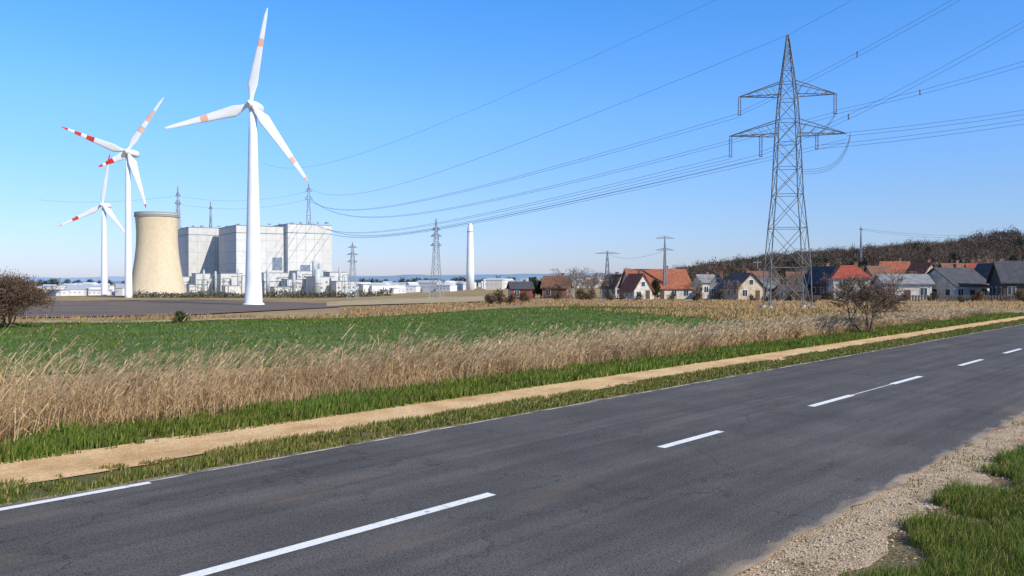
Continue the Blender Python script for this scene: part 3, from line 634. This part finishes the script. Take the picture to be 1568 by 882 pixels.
# distant town
tw=MB()
pal=[(.64,.64,.64),(.68,.66,.64),(.52,.54,.56),(.38,.42,.48),(.46,.29,.24),(.55,.51,.45)]  # palette lightened to paint haze into the town walls and roofs
TWm=[nmat('hazed_town_wall_%d'%i,[c,tuple(q*1.1 for q in c)],.05,.8) for i,c in enumerate(pal)]
for i in range(170):
    u=random.choice([random.uniform(535,800),random.uniform(535,700),random.uniform(60,200),random.uniform(800,1100)]); d=random.uniform(560,900); g=G(u,d)
    W=random.uniform(5,17); D=random.uniform(5,12); h=random.uniform(3,7); rz=random.uniform(-.5,.6); m_=random.choice([0,0,1,1,2,5])
    tw.box((g.x,g.y,g.z+h/2-.5),(W,D,h+1),rz,m_)
    c,si=math.cos(rz),math.sin(rz); rh=random.uniform(.3,2.2); vs=[]
    for x_,y_,z_ in((-W/2-.3,-D/2-.3,h+.01),(W/2+.3,-D/2-.3,h+.01),(W/2+.3,D/2+.3,h+.01),(-W/2-.3,D/2+.3,h+.01),(-W/2,0,h+rh),(W/2,0,h+rh)): vs.append((g.x+x_*c-y_*si,g.y+x_*si+y_*c,g.z+z_))
    tw.add(vs,[(0,1,5,4),(2,3,4,5),(1,2,5),(3,0,4),(0,3,2,1)],random.choice([2,3,3,3,0] if u<800 else [3,4,4,2]))
    for k in range(int(W/3)):
        x_=-W/2+1.5+k*3; y_=-D/2-.05; tw.box((g.x+x_*c-y_*si,g.y+x_*si+y_*c,g.z+h*.55),(1.2,.08,1.2),rz,3)
tw.obj('distant_town',TWm)
# ------------------------------------------------ houses
def hm(n,c,rough=.85,**k): return nmat(n,[tuple(q*.75 for q in c),tuple(min(q*1.1,.9) for q in c)],1.2,rough,.2,9,fine=(7,.15),**k)
WALL={'w':hm('white_render',(.60,.56,.50)),'c':hm('cream_render',(.50,.42,.31)),'g':hm('grey_render',(.31,.30,.29)),'d':hm('dark_timber',(.09,.07,.06)),'r':hm('red_boards',(.32,.06,.05)),'b':hm('brick',(.28,.14,.1))}
ROOF={'red':hm('red_tiles',(.34,.075,.045)),'or':hm('orange_tiles',(.33,.11,.06)),'br':hm('brown_tiles',(.19,.095,.06)),'dk':hm('slate_roof',(.075,.075,.085)),'gy':hm('grey_roof',(.25,.25,.25))}
M['wframe']=hm('window_frame',(.7,.7,.68)); M['door']=hm('door_paint',(.12,.07,.05))
def house(name,u0,u1,vt,d,rf,yaw,wl,rf_,hip=False,dep=8,gable=False):
    yaw=math.radians(yaw); s=d/F; W=(u1-u0)*s/(abs(math.cos(yaw))+.35*abs(math.sin(yaw))); g=G((u0+u1)/2,d); e=empty(name,g,yaw)
    ht=H+(HZ-vt)*s-g.z; rh=ht*rf; wh=ht-rh; D=dep
    mb=MB(); mb.box((0,0,wh/2-.5),(W,D,wh+1))
    ov=.45
    if gable:
        mb.add([(-W/2,-D/2,wh),(W/2,-D/2,wh),(0,-D/2,wh+rh*.97)],[(0,1,2)]); mb.add([(-W/2,D/2,wh),(W/2,D/2,wh),(0,D/2,wh+rh*.97)],[(1,0,2)])
    elif not hip:
        for sx in(-1,1): mb.add([(sx*W/2,-D/2,wh),(sx*W/2,D/2,wh),(sx*W/2,0,wh+rh*.97)],[(0,1,2)])
    mb.obj('walls',[WALL[wl]],e)
    r=MB(); th=.18
    if hip:
        k=min(W*.3,D*.45); a=[(-W/2-ov,-D/2-ov,wh-.1),(W/2+ov,-D/2-ov,wh-.1),(W/2+ov,D/2+ov,wh-.1),(-W/2-ov,D/2+ov,wh-.1),(-W/2+k,0,wh+rh),(W/2-k,0,wh+rh)]
        r.add(a,[(0,1,5,4),(1,2,5),(2,3,4,5),(3,0,4),(3,2,1,0)])
    else:
        A_,B_=(W,D) if not gable else (D,W)
        sl=rh/(B_/2)
        for sg in(-1,1):
            q=[(-A_/2-ov,sg*(B_/2+ov),wh-sl*ov),(A_/2+ov,sg*(B_/2+ov),wh-sl*ov),(A_/2+ov,0,wh+rh),(-A_/2-ov,0,wh+rh)]
            q+= [(x,y,z+th) for x,y,z in q]
            if gable: q=[(y,-x,z) for x,y,z in q]
            r.add(q,[(0,1,2,3),(4,5,6,7),(0,1,5,4),(1,2,6,5),(2,3,7,6),(3,0,4,7)])
    r.obj('roof',[ROOF[rf_]],e)
    gb,fb_=MB(),MB(); fl_=2 if wh>4.3 else 1; nw=max(2,int(W/2.6)); fh=wh/fl_; dk=nw//2
    for f in range(fl_):
        for i in range(nw):
            if f==0 and i==dk: continue
            x=-W/2+W*(i+.5)/nw; z=f*fh+fh*.55; sx_=min(1.1,W/nw*.5); sz=min(1.3,fh*.5)
            fb_.box((x,-D/2-.02,z),(sx_+.2,.06,sz+.2)); gb.box((x,-D/2-.06,z),(sx_,.04,sz)); fb_.box((x,-D/2-.09,z),(.06,.03,sz))
        for i in range(3):
            y=-D/2+D*(i+.5)/3; z=f*fh+fh*.55
            for sg in(-1,1): fb_.box((sg*(W/2+.02),y,z),(.06,1.2,1.3)); gb.box((sg*(W/2+.06),y,z),(.04,1.0,1.1))
    if gable: fb_.box((0,-D/2-.02,wh+rh*.35),(1.1,.06,1.2)); gb.box((0,-D/2-.06,wh+rh*.35),(.9,.04,1.0))
    gb.obj('windows',[M['glass']],e); fb_.obj('window_frames',[M['wframe']],e)
    dm=MB(); x=-W/2+W*(dk+.5)/nw; dm.box((x,-D/2-.04,1.05),(1.0,.08,2.1)); dm.obj('door',[M['door']],e)
    c=MB(); c.box((W*.22,D*.1 if not gable else 0,wh+rh*.85),(.7,.7,rh*.5+.8)); c.box((W*.22,D*.1 if not gable else 0,wh+rh*1.1+.45),(.9,.9,.14)); c.obj('chimney',[WALL['b']],e)
    return e
house('red_house',780,813,432,190,.35,8,'r','dk',dep=6)
house('brick_house',833,872,423,205,.5,-12,'b','br')
house('tiled_house',930,952,421,215,.5,20,'w','br',gable=True)
house('tiled_house',956,1050,413,195,.62,6,'w','or',dep=12); house('tiled_house',958,990,420,182,.6,18,'w','or',dep=7,gable=True)
house('white_shed',1066,1092,421,200,.3,12,'w','gy',dep=6); house('white_house',1086,1112,420,185,.42,-14,'g','dk',gable=True)
house('white_house',1113,1158,419,175,.5,14,'c','dk',gable=True); house('small_house',1158,1190,427,190,.45,-10,'w','gy')
house('tiled_house',1140,1175,416,230,.5,10,'c','br'); house('tiled_house',1205,1245,417,215,.5,-8,'g','br'); house('small_house',1220,1250,432,178,.4,15,'c','dk',dep=6)
house('small_house',1192,1222,438,170,.35,5,'w','dk',dep=5)
house('timber_house',1243,1277,409,175,.45,18,'d','dk',gable=True)
house('white_house',1272,1326,406,160,.36,-14,'w','red',hip=True,dep=8)
house('tiled_house',1326,1360,408,200,.5,10,'c','br'); house('tiled_house',1350,1390,401,225,.55,-12,'c','or'); house('tiled_house',1388,1436,403,215,.55,8,'w','or',gable=True)
house('white_house',1346,1416,421,150,.32,-10,'w','gy',dep=7)
house('white_house',1424,1493,411,150,.5,16,'w','dk',dep=9); house('tiled_house',1482,1525,404,190,.5,-15,'w','red')
house('timber_house',1500,1545,404,165,.55,12,'g','dk',gable=True); house('timber_house',1528,1600,401,140,.5,-18,'d','dk',dep=9)
house('tiled_house',1440,1480,404,205,.5,6,'c','br'); house('tiled_house',1610,1680,398,150,.5,6,'w','or'); house('tiled_house',1560,1600,398,190,.5,26,'w','br')
mb=MB()
for u0,u1,d in((1330,1425,140),(1190,1260,150),(1440,1600,132)):
    a=G(u0,d);b=G(u1,d); n=int((b-a).length/.5)
    for i in range(n):
        p=a.lerp(b,i/n); z=float(terr(p.x,p.y)); mb.box((p.x,p.y,z+.5),(.34,.05,1.2))
    mb.tube(a+Vector((0,.06,.8)),b+Vector((0,.06,.8)),.05,.05,4)
mb.obj('garden_fence',[WALL['d']])
print('objects',len(bpy.data.objects))
